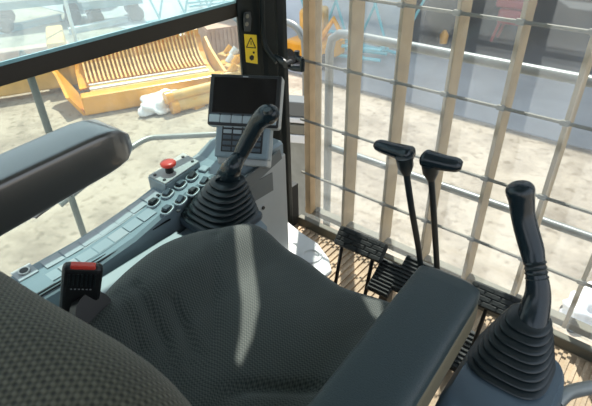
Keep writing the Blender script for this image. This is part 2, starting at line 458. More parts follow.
# side panel with its recess and little hatch
bm = B(); box(bm, (-.928, .955, .445), (.012, .19, .59), bev=.004); sp = obj('side_panel', bm, 'light_panel', con)
def on_side(x, y): return aX(x, y, -.921)
def side_plate(px4, th, m, name, par, bev=.002):
    b_ = B(); prism(b_, [aX(x, y, -.9215) for x, y in px4], (th, 0, 0)); return obj(name, b_, m, par, bevel=bev)
side_plate([(247, 186), (272, 172), (273, 190), (248, 205)], .003, 'recess', 'panel_recess', sp)
side_plate([(253, 209), (265, 203), (268, 232), (257, 236)], .002, 'light_panel', 'panel_hatch', sp)
bm = B(); tube(bm, [on_side(262.5, 207.5), on_side(262.5, 207.5) + V((.006, 0, 0))], .006, 10); obj('hatch_lock', bm, 'black', sp, smooth=True)
side_plate([(240, 181), (279, 149), (281, 158), (243, 193)], .006, 'recess', 'panel_trim', con)

def onp(x, y, lift=0):                                    # point on the console top
    D = .78
    for _ in range(12):
        p = aD(x, y, D); D = 1.5 - zt(p.y)
    return aD(x, y, D) + V((0, 0, lift))
def plate(bm, c, sx, sy, h=.003, bev=.0012, yaw=0, pitch=True):
    c = V(c); sl = (zt(c.y + .02) - zt(c.y - .02)) / .04 if pitch else 0
    R = Matrix.Rotation(yaw, 3, 'Z') @ Matrix.Rotation(math.atan(sl), 3, 'X'); box(bm, c, (sx, sy, h), R, bev=bev); return R
# membrane keys
for row, (xc, w, n, y0, y1, m) in enumerate(((-1.076, .038, 7, .30, .66, 'keyw'), (-1.022, .036, 7, .27, .60, 'console_d'))):
    pn = B(); plate(pn, (xc, (y0 + y1) / 2, zt((y0 + y1) / 2) + .001), w + .008, (y1 - y0) + .02, .003)
    pan = obj('key_panel', pn, 'keyw' if row == 0 else 'console', con)
    for i in range(n):
        y = y0 + (y1 - y0) * (i + .5) / n; b_ = B(); plate(b_, (xc, y, zt(y) + .0025), w, (y1 - y0) / n * .93, .0015, bev=.0005)
        obj('membrane_key', b_, 'keyw' if (row == 0 or i % 3 == 1) else 'key', pan)
bm = B()
for xx in (-.990, -.980): box(bm, (xx, .34, .7015), (.003, .56, .004))
obj('console_groove', bm, 'black', con)
# lid of the ledge
bm = B(); box(bm, (-.885, .48, .667), (.13, .26, .006), Matrix.Rotation(math.atan(.12), 3, 'Y'), bev=.002); obj('storage_lid', bm, 'keyw', con)
bm = B(); box(bm, (-.885, .48, .665), (.138, .268, .004), Matrix.Rotation(math.atan(.12), 3, 'Y')); obj('lid_gap', bm, 'console_d', con)
# 12 V socket
p = onp(25, 273, .002)
bm = B(); plate(bm, p, .048, .048, .004); so = obj('socket_plate', bm, 'keyw', con)
bm = B(); tube(bm, [p, p + V((0, 0, .007))], .014, 18); obj('socket_rim', bm, 'chrome', so, smooth=True)
bm = B(); tube(bm, [p + V((0, 0, .001)), p + V((0, 0, .0078))], .010, 18); obj('socket_hole', bm, 'black', so, smooth=True)
bm = B(); plate(bm, onp(40, 285, .002), .05, .05, .004); obj('blank_plate', bm, 'console', con)
# rocker switches
SW = [(154, 204), (168, 195), (181, 186), (192.5, 178), (167.5, 211), (181, 202), (193.5, 193), (205, 183.5)]
for i, (x, y) in enumerate(SW):
    p = onp(x, y, .002); sl = math.atan((zt(p.y + .02) - zt(p.y - .02)) / .04); Rz = Matrix.Rotation(.25, 4, 'Z') @ Matrix.Rotation(sl, 4, 'X')
    def ov(rx, ry, z0, z1, sh=1.0):
        t = bmesh.new(); rr = []
        for (zz, k) in ((z0, 1), (z1 - .001, 1), (z1, sh)):
            rr.append([V((math.copysign(abs(math.cos(a)) ** .8, math.cos(a)) * rx * k, math.copysign(abs(math.sin(a)) ** .7, math.sin(a)) * ry * k, zz)) for a in [2 * PI * q / 20 for q in range(20)]])
        loft(t, rr); b_ = B(); merge(b_, t, Matrix.Translation(p) @ Rz); return b_
    s_ = obj('rocker_switch', ov(.0165, .0205, 0, .006, .9), 'key', con, smooth=True)
    obj('switch_ring', ov(.0135, .0172, .004, .0072, .95), 'black', s_, smooth=True)
    t = bmesh.new(); box(t, (0, 0, .010), (.017, .024, .010), Matrix.Rotation(.28 if i % 2 else -.22, 3, 'X'), bev=.003); b_ = B(); merge(b_, t, Matrix.Translation(p) @ Rz)
    obj('rocker', b_, 'console_d' if i % 3 else 'rubber', s_)
bm = B(); plate(bm, onp(204, 170, .004), .028, .028, .009, bev=.004, yaw=.25); obj('push_switch', bm, 'key', con)
for (x, y) in ((158, 196), (178.5, 211.5), (195, 170), (219, 158)):
    bm = B(); screw(bm, onp(x, y), .0055, .004); obj('panel_screw', bm, 'black', con, smooth=True)

# emergency stop box on the outer edge of the console
es = thing('emergency_stop_box', 'small grey switch box with red mushroom stop button beside rocker switches', 'switch box', onp(172, 176, -.05))
zt_e = .765
pts = [aD(147.5, 177, 1.5 - zt_e), aD(165, 185.5, 1.5 - zt_e), aD(200, 162, 1.5 - zt_e), aD(183.5, 153, 1.5 - zt_e)]
bm = B(); prism(bm, pts, (0, 0, -.075)); obj('box_body', bm, 'console', es, bevel=.003)
bm = B(); cc = sum(pts, V()) / 4; prism(bm, [cc + (q - cc) * .96 + V((0, 0, .0002)) for q in pts], (0, 0, .004)); obj('box_lid', bm, 'light_panel', es, bevel=.001)
pb = aD(170, 173, 1.5 - zt_e)
bm = B(); tube(bm, [pb, pb + V((0, 0, .028))], [.0125, .0115], 18); obj('button_collar', bm, 'black', es, smooth=True)
bm = B(); tube(bm, [pb + V((0, 0, .024)), pb + V((0, 0, .028)), pb + V((0, 0, .034)), pb + V((0, 0, .0375)), pb + V((0, 0, .039))], [.015, .0225, .0235, .0205, .011], 22); obj('stop_button', bm, 'red', es, smooth=True, angle=50)
for (x, y) in ((155, 175.5), (164.5, 180.5), (183, 157.5), (192.5, 162)):
    bm = B(); screw(bm, aD(x, y, 1.5 - zt_e - .003), .005, .004); obj('lid_screw', bm, 'black', es, smooth=True)

# ================================================================== MONITOR
mc = aD(244.5, 101, .56)
az = V((.49, -.87, 0)).normalized(); tilt = math.radians(34)
nrm = (az * math.cos(tilt) + Z1 * math.sin(tilt)).normalized(); sd = Z1.cross(az).normalized(); upv = nrm.cross(sd).normalized()
RM = rotm(sd, upv, nrm)
mon = thing('monitor', 'black display monitor with a row of keys on a grey column by the corner pillar', 'monitor', (mc.x, mc.y, .75))
W_, H_ = .218, .155
bm = B(); box(bm, mc - nrm * .018, (W_, H_, .042), RM, bev=.009, seg=3); mh = obj('housing', bm, 'light_panel', mon)
bm = B(); box(bm, mc + nrm * .002, (W_ - .004, H_ - .004, .010), RM, bev=.005, seg=3); obj('bezel', bm, 'black', mon)
bm = B(); box(bm, mc + nrm * .0072 + upv * .014, (W_ - .03, H_ - .052, .002), RM); obj('screen', bm, 'screen', mon)
bm = B(); box(bm, mc + nrm * .0075 + upv * .069, (.016, .0022, .001), RM); obj('maker_mark', bm, 'keyw', mon)
for i in range(6):
    bm = B(); box(bm, mc + nrm * .0075 - upv * .056 + sd * (-.085 + i * .034), (.032, .022, .004), RM, bev=.0015); k_ = obj('monitor_key', bm, 'key', mon)
    bm = B(); box(bm, mc + nrm * .0078 - upv * .0425 + sd * (-.085 + i * .034), (.026, .003, .003), RM); obj('key_light', bm, 'console_d', k_)
# column under the monitor
kc = mc - upv * .112 - nrm * .010
bm = B(); box(bm, kc - nrm * .02, (.165, .112, .05), RM, bev=.006); col = obj('column', bm, 'console', mon)
bm = B(); box(bm, kc - nrm * .045 - upv * .03, (.155, .09, .06), RM, bev=.006); obj('column_back', bm, 'light_panel', mon)
bm = B(); box(bm, kc + nrm * .0055 + upv * .004, (.125, .086, .003), RM, bev=.001); kp = obj('keypad', bm, 'black', col)
for r in range(5):
    for c_ in range(4):
        bm = B(); box(bm, kc + nrm * .008 + upv * (.038 - r * .017) + sd * (-.045 + c_ * .030), (.025, .011, .003), RM, bev=.001)
        obj('keypad_key', bm, 'key' if r < 2 else 'console_d', kp)
bm = B(); screw(bm, on_side(270, 153) + V((-.02, 0, .0)), .006, .004); obj('column_screw', bm, 'black', mon)

# ================================================================== JOYSTICKS
def sup(cx, cy, z, rx, ry, n=40, pw=3.2, tx=0, ty=0, yaw=0):
    out = []
    for k in range(n):
        th = 2 * PI * k / n; c, s = math.cos(th), math.sin(th); e = 2 / pw
        x = math.copysign(abs(c) ** e, c) * rx; y = math.copysign(abs(s) ** e, s) * ry
        x, y = x * math.cos(yaw) - y * math.sin(yaw), x * math.sin(yaw) + y * math.cos(yaw)
        out.append((cx + x, cy + y, z + tx * x + ty * y))
    return out
def boot(bm, b, t, r0, r1, folds, pw=3.4, tx=0, ty=0, yaw=0):
    b, t = V(b), V(t); rings = []; K_ = folds * 6
    rings.append(sup(b.x, b.y, b.z - .01, r0[0] * 1.03, r0[1] * 1.03, pw=pw, yaw=yaw))
    for i in range(K_ + 1):
        u = i / K_; ph = (i % 6) / 6 
        e = (1 - u) ** .85
        w = 1 + .21 * (abs(math.sin(PI * i / 6)) ** .6 - .6) * 1.6
        c = b.lerp(t, u ** 1.05)
        rings.append(sup(c.x, c.y, c.z, (r1[0] + (r0[0] - r1[0]) * e) * w, (r1[1] + (r0[1] - r1[1]) * e) * w, pw=pw - 1.0 * u, tx=tx * math.sin(PI * u) , ty=ty * math.sin(PI * u), yaw=yaw))
    loft(bm, rings)

# left joystick
jl = thing('joystick', 'black joystick with rubber bellows boot in front of the monitor', 'joystick', (-.89, .74, .65))
bm = B(); box(bm, (-.90, .735, .674), (.175, .17, .03), bev=.01); obj('base_plate', bm, 'console_d', jl)
bt = aD(228, 178, .70)
bm = B(); boot(bm, (-.905, .735, .688), bt, (.090, .084), (.037, .036), 8); obj('bellows_boot', bm, 'rubber', jl, smooth=True, angle=75)
pl = [aD(228, 183, .71), aD(229, 175, .695), aD(233, 166, .65), aD(240, 156, .645)]
bm = B(); tube(bm, pl, [.036, .034, .025, .019], 20, sm=5); obj('neck', bm, 'grip', jl, smooth=True, angle=60)
bm = B(); tube(bm, [aD(238.5, 158.5, .650), aD(241.5, 153.5, .638)], .0195, 20); obj('collar', bm, 'rubber', jl, smooth=True)
gl = [aD(240, 156, .642), aD(244, 148, .620), aD(251, 135, .582), aD(258, 123, .545), aD(265, 116, .522), aD(271, 114, .512), aD(276, 115, .508)]
bm = B(); tube(bm, gl, [.019, .0215, .022, .0235, .027, .025, .011], 22, sm=6); obj('hand_grip', bm, 'grip', jl, smooth=True, angle=70)
bm = B(); q = aD(268, 110, .494); tube(bm, [q - V((.0, .0, .006)), q + V((0.0, -.002, .002))], [.012, .010], 16); obj('horn_button', bm, 'rubber', jl, smooth=True)

# right joystick and its console
rc = thing('armrest_console', 'dark blue-grey plastic pod carrying the right-hand joystick', 'console', (-.06, .6, ZF))
bm = B()
rings = []
for (z, x0, x1, y0, y1) in ((.15, -.13, .02, .45, .80), (.50, -.15, .03, .43, .80), (.64, -.158, .03, .46, .80), (.685, -.155, .02, .52, .795), (.698, -.145, .012, .57, .79)):
    cx, cy = (x0 + x1) / 2, (y0 + y1) / 2; rings.append(sup(cx, cy, z, (x1 - x0) / 2, (y1 - y0) / 2, pw=5))
loft(bm, rings); obj('pod_body', bm, mat('pod_plastic', (.085, .125, .155), .4, bump=.1, bscale=400), rc, smooth=True, angle=40)
bm = B(); tube(bm, [aD(556, 404, .86), aD(566, 394, .86), aD(578, 390, .87), aD(600, 386, .88)], .014, 10, sm=4); obj('cable_conduit', bm, 'rail', rc, smooth=True)
jr = thing('joystick', 'glossy black joystick with bellows boot at the right edge beside the armrest', 'joystick', (-.066, .72, .65))
bt = aD(530, 316, .724)
bm = B(); boot(bm, aD(510, 364, .80), bt, (.067, .065), (.033, .032), 8, tx=0, ty=0); obj('bellows_boot', bm, 'rubber', jr, smooth=True, angle=75)
pr = [aD(530, 334, .757), aD(531.5, 323, .739), aD(534.5, 310, .72), aD(537.5, 297, .698), aD(537.7, 284, .675), aD(535, 268, .650)]
bm = B(); tube(bm, pr, [.031, .030, .028, .0245, .0215, .0185], 22, sm=5); obj('neck', bm, 'grip', jr, smooth=True, angle=60)
bm = B(); ca, cb_ = aD(534.6, 261, .638), aD(537.4, 281, .671)
tube(bm, [ca.lerp(cb_, k / 12) for k in range(13)], [.0190, .0215, .0190, .0190, .0212, .0190, .0192, .0215, .0195, .0195, .0218, .0200, .0200], 22)
obj('collar', bm, 'rubber', jr, smooth=True)
gr = [aD(534.5, 264, .643), aD(532, 250, .625), aD(527, 232, .597), aD(523, 215, .567), aD(521.5, 200, .537), aD(520, 190, .517), aD(519.3, 185, .507), aD(519, 182.5, .502)]
bm = B(); tube(bm, gr, [.0195, .0225, .0228, .0225, .0240, .0265, .021, .009], 22, sm=6); obj('hand_grip', bm, 'grip', jr, smooth=True, angle=70)

# ================================================================== TRAVEL LEVERS
def tlever(lab, h0, h1, rod, ):
    t = thing('travel_lever', lab, 'lever', (rod[-1].x, rod[-1].y, rod[-1].z), 'travel levers')
    bm = B(); tube(bm, rod, .0095, 12, sm=4); obj('rod', bm, 'rubber', t, smooth=True)
    bm = B(); tube(bm, h0, h1, 20, sm=5, ry=.85); obj('handle', bm, 'grip', t, smooth=True, angle=60)
    d = (rod[1] - rod[0]).normalized(); bm = B(); tube(bm, [rod[0] - d * .02, rod[0] + d * .01, rod[0] + d * .035], [.024, .022, .012], 16); obj('handle_socket', bm, 'rubber', t, smooth=True, angle=60)
tlever('left travel lever, its black handle pointing left', [aD(376, 144, .65), aD(380, 145.5, .65), aD(392, 149.5, .65), aD(404, 153, .65), aD(410, 155, .65), aD(413, 156, .65)], [.013, .020, .023, .026, .027, .015],
       [aD(405, 163, .665), aD(411, 205, .80), aD(418, 245, .97), aD(421.5, 272, 1.10)])
tlever('right travel lever, its black handle pointing right', [aD(422, 157, .65), aD(425, 158, .65), aD(432, 160, .65), aD(445, 163, .65), aD(457, 165, .65), aD(462, 166, .65)], [.014, .027, .027, .024, .022, .013],
       [aD(430.5, 169, .675), aD(433.5, 210, .82), aD(436, 250, .99), aD(437.5, 276, 1.10)])

# ================================================================== PEDALS
def tread_pedal(lab, pc, w, h, sd, upv, stems, rows=4, name='foot_pedal', grp=None):
    sd = sd.normalized(); nr = sd.cross(upv).normalized(); upv = nr.cross(sd).normalized(); R = rotm(sd, upv, nr)
    t = thing(name, lab, 'pedal', (pc.x, pc.y, ZF), grp)
    bm = B(); box(bm, pc, (w, h, .022), R, bev=.009, seg=3); pad = obj('rubber_pad', bm, 'rubber_dull', t)
    bm = B()
    for r in range(rows):
        v = (r + .5) / rows * h * .92 - h * .46; n = 4
        for i in range(-1, n + 1):
            u = (i + .5 + (.5 if r % 2 else 0)) / n * w - w / 2; bw = w / n * .90
            lo, hi = max(u - bw / 2, -w * .47), min(u + bw / 2, w * .47)
            if hi - lo > .008: box(bm, pc + sd * ((lo + hi) / 2) + upv * v + nr * .0125, (hi - lo, h / rows * .80, .004), R, bev=.0018)
    obj('tread', bm, 'rubber_dull', pad)
    for s in stems:
        a = pc + sd * s - nr * .008 - upv * h * .3; b_ = V((a.x - .005, a.y - .06, ZF + .005))
        bm = B(); tube(bm, [a, b_], .0065, 10); obj('stem', bm, 'black', t, smooth=True)
tread_pedal('studded rubber pedal on two thin stems nearest the console', aD(360.5, 244, 1.05), .185, .068, V((1, .04, 0)), V((.05, .75, .75)), (-.065, .055))
tread_pedal('studded rubber pedal half hidden behind the right armrest', aD(500, 303, 1.08), .185, .070, V((1, .04, 0)), V((.05, .75, .75)), (-.03, .06))

def ridge_pedal(lab, pc, w, l, sd, fw, n=9):
    sd = sd.normalized(); nr = sd.cross(fw).normalized(); fw = nr.cross(sd).normalized(); R = rotm(sd, fw, nr)
    t = thing('travel_pedal', lab, 'pedal', (pc.x, pc.y, ZF), 'ridged travel pedals')
    bm = B(); box(bm, pc, (w, l, .018), R, bev=.006); pad = obj('pedal_plate', bm, 'rubber_dull', t)
    bm = B()
    for i in range(n): box(bm, pc + fw * ((i + .5) / n * l * .94 - l * .47) + nr * .011, (w * .92, l / n * .5, .009), R, bev=.0025)
    obj('ridges', bm, 'rubber_dull', pad)
    bm = B(); box(bm, (pc.x, pc.y + .02, (pc.z + ZF) / 2 - .01), (.03, .05, pc.z - ZF - .02), bev=.006); obj('pedal_arm', bm, 'black', t)
ridge_pedal('ridged black travel pedal nearest the two-stem pedal', aD(385, 278, 1.12), .080, .120, V((1, .03, 0)), V((0.02, .85, .52)))
ridge_pedal('ridged black travel pedal below the lever rods', aD(415, 279, 1.10), .118, .130, V((1, .03, 0)), V((0.02, .85, .52)))
ridge_pedal('ridged black travel pedal low beside the right joystick boot', aD(470, 354, 1.30), .11, .15, V((1, .03, 0)), V((0.02, .9, .4)))

# footrest cover: white shell at the foot of the pillar
fc = thing('footwell_cover', 'white curved plastic cover at the foot of the corner pillar', 'cover', (-.93, 1.0, ZF))
pts2 = [aD(x, y, 1.16) for x, y in ((285, 219), (300, 231), (318, 243), (329, 258), (332, 270), (305, 290), (270, 270), (262, 240))]
bm = B(); prism(bm, pts2, (0, 0, -.02)); obj('cover_shell', bm, 'white', fc, bevel=.006)
bm = B(); box(bm, (-.90, 1.09, .215), (.14, .05, .21), bev=.01); obj('cover_support', bm, 'console', fc)
rp = aD(311, 256, 1.1595); bm = B()
rr = [[rp + V((math.cos(a) * r, math.sin(a) * r, h)) for a in [2 * PI * k / 24 for k in range(24)]] for r, h in ((.042, 0), (.040, .006), (.030, .006), (.028, 0))]
loft(bm, rr, cap=False); obj('cover_ring', bm, 'white', fc, smooth=True)

# ================================================================== PILLAR FITTINGS
lt = thing('window_latch', 'black metal window latch arm with upturned hook on the corner pillar', 'latch', aY(275, 60, 1.29))
bm = B(); tube(bm, [aY(274, 57, 1.235), aY(284, 62, 1.235), aY(292, 67.5, 1.235), aY(302, 69, 1.235)], [.011, .012, .010, .010], 10, sm=4, ry=1.0); obj('latch_arm', bm, 'rubber', lt, smooth=True)
bm = B(); tube(bm, [aY(302, 71, 1.235), aY(302.5, 60, 1.235)], .009, 10); obj('latch_hook', bm, 'rubber', lt, smooth=True)
bm = B(); tube(bm, [aY(302.5, 60, 1.235), aY(297, 57, 1.235), aY(297, 51, 1.235)], .0095, 10); obj('latch_finger', bm, 'rubber', lt, smooth=True)
bm = B(); p = aY(285, 65, 1.215); tube(bm, [p, p + V((0, .03, 0))], .012, 14); obj('latch_pivot', bm, 'black', lt, smooth=True)
pb_ = thing('strap_bracket', 'small black perforated bracket at the top of the corner pillar', 'bracket', aX(246, 20, -1.178))
pp = [aX(x, y, -1.176) for x, y in ((243, 12), (249, 11), (250, 18), (249, 31), (244, 31), (243, 20))]
bm = B(); prism(bm, pp, (.008, 0, 0)); obj('bracket_plate', bm, 'rubber', pb_, bevel=.002)
for (x, y) in ((247, 16), (246.5, 24)):
    bm = B(); p = aX(x, y, -1.167); tube(bm, [p, p + V((.003, 0, 0))], .007, 12); obj('bracket_hole', bm, 'guard_rod', pb_, smooth=True)
# warning sticker: faces into the cab
stk = thing('warning_sticker', 'yellow warning sticker with a black triangle on the corner pillar', 'sticker', aX(250, 49, -1.17))
A_, B_ = V((-1.1832, 1.17, 0)), V((-1.1705, 1.235, 0)); du = (B_ - A_).normalized(); dn = V((du.y, -du.x, 0))
def onst(x, y, l):
    r = ray(x, y); k = (A_ + dn * l).dot(dn) / r.dot(dn); return CAM + r * k - V((0, 0, 0)) if False else CAM + r * (((A_ - V((CAM.x, CAM.y, 0))).dot(dn) + l) / r.dot(dn))
def stpoly(name, pts, l, th, m, par): b_ = B(); prism(b_, [onst(x, y, l) for x, y in pts], dn * th); return obj(name, b_, m, par)
sb = stpoly('sticker_sheet', [(244, 34), (256.5, 35), (257.5, 64), (246, 62)], .001, .0012, 'sticker', stk)
for ed in (((250.3, 37.5), (251.3, 37.6), (246.9, 47.2), (246, 47.1)), ((250.5, 37.5), (251.4, 37.5), (256, 47.6), (255, 47.8)), ((246, 46.6), (255.6, 47.6), (255.6, 48.5), (246.2, 47.6))):
    stpoly('symbol_line', ed, .0024, .0006, 'black', sb)
stpoly('symbol_stroke', ((250.5, 41), (251.3, 41), (251.4, 44.8), (250.7, 44.8)), .0024, .0006, 'black', sb)
stpoly('symbol_figure', ((249.5, 56.5), (252, 54.8), (254, 56.5), (253.6, 59.5), (251.5, 60.6), (249.6, 59)), .0024, .0006, 'black', sb)
stpoly('symbol_hand', ((252.6, 51.4), (254.8, 51.7), (254.4, 53.8), (252.9, 53.5)), .0024, .0006, 'black', sb)

# ================================================================== OUTSIDE RAILS
r1 = thing('guard_rail', 'galvanised pipe handrail with rounded corner outside the front window', 'handrail', aY(328, 215, 1.9))
YR = 1.9
zt_r = aY(460, 56, YR).z; zl = aY(460, 192, YR).z
bm = B(); tube(bm, [(-1.365, YR, -1.3), (-1.365, YR, zt_r - .09), (-1.352, YR, zt_r - .035), (-1.31, YR, zt_r - .005), (-1.26, YR, zt_r), (1.2, YR, zt_r)], .021, 14); obj('top_rail', bm, 'rail', r1, smooth=True, angle=60)
bm = B(); tube(bm, [(-1.365, YR, zl), (1.2, YR, zl)], .018, 12); obj('mid_rail', bm, 'rail', r1, smooth=True)
bm = B(); box(bm, (-.2, YR + .02, -1.33), (2.5, .4, .05)); obj('rail_footing', bm, 'rail', r1)
r2 = thing('curved_handrail', 'grey bent pipe handrail just outside behind the corner pillar', 'handrail', aY(300, 80, 2.0))
bm = B(); tube(bm, [aY(270, 24, 2.0), aY(284, 22, 2.0), aY(295, 26, 2.0), aY(302, 36, 2.0), aY(305, 50, 2.0), aY(306, 120, 2.0), V((aY(306, 120, 2.0).x, 2.0, -1.3))], .019, 12, sm=4); obj('bent_pipe', bm, 'rail', r2, smooth=True, angle=60)
r3 = thing('side_handrail', 'grey bent pipe handrail outside the left window below the armrest end', 'handrail', aD(147, 137, .95))
q0 = aD(147, 139, .95)
bm = B(); tube(bm, [aD(60, 205, 1.05), aD(100, 172, .99), aD(128, 150, .96), aD(147, 139, .95), aD(165, 137, .95), aD(213, 134.5, .95), aD(260, 131, .95)], .0125, 12, sm=4); obj('bent_pipe', bm, 'rail', r3, smooth=True, angle=60)
r4 = thing('side_post', 'slim green-grey upright post outside the left window', 'post', (-1.6, .623, -1.3))
bm = B(); tube(bm, [(-1.6, .623, -1.3), (-1.6, .623, 1.03)], .012, 12); obj('post_pipe', bm, 'rail_g', r4, smooth=True)
bm = B(); tube(bm, [(-1.6, .623, 1.03), (-1.6, .623, 1.06)], [.017, .006], 12); obj('post_cap', bm, 'rail_g', r4, smooth=True)
# platform outside that carries the rails
bm = B(); box(bm, (-1.55, .4, -1.36), (.5, 2.2, .06)); tag(obj('side_step', bm, 'rail'), 'grey steel step under the posts outside the left window', 'step')
# white housing seen between pillar and first bar
hs = thing('machine_housing', 'white slotted machine cover seen between the corner pillar and first guard bar', 'cover', aY(294, 150, 1.75))
for (ya, yb, m) in ((100, 114, 'recess'), (116, 121, 'white'), (123, 132, 'guard_rod'), (133, 141, 'white')):
    b_ = B(); P4 = [aY(270, ya, 1.75), aY(306, ya + 3, 1.75), aY(306, yb + 3, 1.75), aY(270, yb, 1.75)]; prism(b_, P4, (0, .10, 0)); o_ = obj('cover_slat' if m == 'white' else 'cover_panel', b_, m, hs, bevel=.004)
bm = B(); a_, b2 = aY(272, 105, 1.8), aY(304, 145, 1.8); box(bm, ((a_.x + b2.x) / 2, 1.9, (b2.z + -1.3) / 2), (b2.x - a_.x, .1, b2.z + 1.3)); obj('cover_base', bm, 'rail', hs)

# ================================================================== GROUND AND YARD
bm = B(); box(bm, (-8, 6, GZ - .05), (90, 70, .1)); struct('ground', bm, 'ground')
yp = 7.15
bm = B(); box(bm, (-8, yp + 10, GZ + .005), (70, 20, .02)); struct('pavement', bm, 'pave')

# --- yellow bucket attachment lying in the yard
o0 = aG(86, 117); o1 = aG(226, 92); e1 = (o1 - o0).normalized(); e2 = V((-e1.y, e1.x, 0)); LB = (o1 - o0).length * 1.0
def U(u, v, w): return o0 + e1 * u + e2 * v + V((0, 0, w))
def ubox(bm, u, v, w, su, sv, sw, bev=.0): box(bm, U(u, v, w), (su, sv, sw), rotm(e1, e2, Z1), bev=bev)
bk_ = thing('excavator_bucket', 'large yellow ribbed bucket attachment lying on the sandy ground', 'bucket', U(LB / 2, .6, 0))
bm = B(); ubox(bm, LB / 2, .12, .17, LB, .24, .32, .03); obj('lip_beam', bm, 'yellow', bk_)
bm = B(); ubox(bm, LB * .52, .50, .22, LB * .9, .36, .16, .02); obj('inner_beam', bm, 'yellow_p', bk_)
for v_, w_, h_ in ((.40, .312, .09), (.60, .312, .05)):  # white strips imitate sun glare along the beam
    bm = B(); ubox(bm, LB * .5, v_, w_, LB * .86, h_, .02, .004); obj('glare_strip', bm, 'white', bk_)
prof = [(.80, .20), (.98, .22), (1.16, .27), (1.32, .38), (1.43, .52), (1.49, .66)]
bm = B(); loft(bm, [[U(u, v, w) for v, w in prof] + [U(u, v + .06, w - .05) for v, w in prof[::-1]] for u in (0, LB)]); obj('curved_sheet', bm, 'yellow', bk_)
nr_ = 30
for i in range(nr_):
    u = .15 + (LB - .3) * i / (nr_ - 1); bm = B()
    prism(bm, [U(u, v, w) for v, w in prof] + [U(u, v - .06, w + .11) for v, w in prof[::-1]], e1 * .03); obj('rib', bm, 'yellow_p', bk_)
for u in (-.03, LB):
    bm = B(); prism(bm, [U(u - (.55 if u < 0 else -.1) * w, v * (.62 if u < 0 else 1), w) for v, w in ((.1, .0), (.1, .34), (.65, .42), (1.1, .50), (1.45, .62), (1.62, .55), (1.6, .3), (1.5, .1), (.9, 0))], e1 * .05); obj('side_plate', bm, 'yellow' if u < 0 else 'yellow_p', bk_)
for u in (.95, 1.4, 1.85, LB - .15):
    if u < LB: bm = B(); ubox(bm, u, 1.60, .66, .26, .24, .22, .03); obj('lug', bm, 'yellow', bk_)
bm = B(); ubox(bm, LB / 2, 1.90, .58, LB * .95, .42, .10, .02); obj('top_plate', bm, 'white', bk_)
# hydraulic cylinders beside the bucket
for i, (pa, pb2, r, lab) in enumerate(((aG(166, 98, .28), aG(222, 84, .28), .085, 'upper yellow hydraulic cylinder lying in front of the ribbed bucket'), (aG(172, 107, .12), aG(232, 92, .12), .10, 'lower yellow hydraulic cylinder lying nearest on the ground by the bucket'))):
    cy = thing('hydraulic_cylinder', lab, 'hydraulic cylinder', (pa.x, pa.y, GZ), 'hydraulic cylinders'); d = (pb2 - pa).normalized()
    bm = B(); tube(bm, [pa, pb2], r, 16); obj('barrel', bm, 'yellow_p', cy, smooth=True)
    bm = B(); tube(bm, [pa - d * .02, pa + d * .10], r * 1.2, 16); obj('end_cap', bm, 'yellow', cy, smooth=True)
    bm = B(); tube(bm, [pb2, pb2 + d * .5], r * .45, 12); obj('piston_rod', bm, 'chrome', cy, smooth=True)
    if i == 0:
        bm = B(); box(bm, pa + d * .5 + V((0, 0, -.18)), (.2, .2, .2)); obj('support_block', bm, 'yellow', cy)
cl = aG(163, 108); bm = bmesh.new(); bmesh.ops.create_icosphere(bm, subdivisions=4, radius=1)
for v in bm.verts:
    n = v.co.normalized(); k = 1 + .22 * math.sin(n.x * 5 + 1) * math.cos(n.y * 7) + .12 * math.sin(n.z * 11 + n.x * 9)
    v.co = V((n.x * .26 * k, n.y * .40 * k, max(n.z * .22 * k, -.02)))
bmesh.ops.translate(bm, verts=bm.verts[:], vec=cl + V((0, 0, .05))); tag(obj('cloth_bundle', bm, 'cloth', None, smooth=True, base=cl, angle=180), 'crumpled white cloth bundle on the ground before the yellow bucket', 'cloth bundle')
# small yellow fittings at the end of the cylinders
rnd = random.Random(7)
for i, (x, y) in enumerate(((232, 88), (229.5, 78), (235, 80), (233, 70), (228, 68))):
    p = aG(x, y, 0); f_ = thing('machine_fitting', 'small yellow machine casting in the heap right of the bucket', 'machine part', p, 'yellow castings heap')
    bm = B(); box(bm, p + V((0, 0, .16)), (.34, .2 + .05 * (i % 3), .32), Matrix.Rotation(rnd.random() * 3, 3, 'Z'), bev=.04); obj('casting', bm, 'yellow' if i % 2 else 'yellow_p', f_)
    bm = B(); tube(bm, [p + V((0, 0, .30)), p + V((.05, .1, .42))], .07, 12); obj('boss', bm, 'white' if i % 2 else 'yellow', f_, smooth=True)
# further yellow machine to the left of the bucket
q = aG(4, 100); ym = thing('machine_chassis', 'faded yellow machine frame at the far left edge beyond the post', 'machine frame', q)
Rb = rotm(e1, e2, Z1)
for (u, v, w, a, b_, c_) in ((0, 0, .35, 2.6, .3, .5), (0, 1.0, .35, 2.6, .3, .5), (-1.1, .5, .5, .3, 1.3, .8), (1.1, .5, .5, .3, 1.3, .8)):
    bm = B(); box(bm, q + e1 * u + e2 * v + V((0, 0, w)), (a, b_, c_), Rb, bev=.04); obj('frame_beam', bm, 'pink' if v > .9 else 'yellow_p', ym)

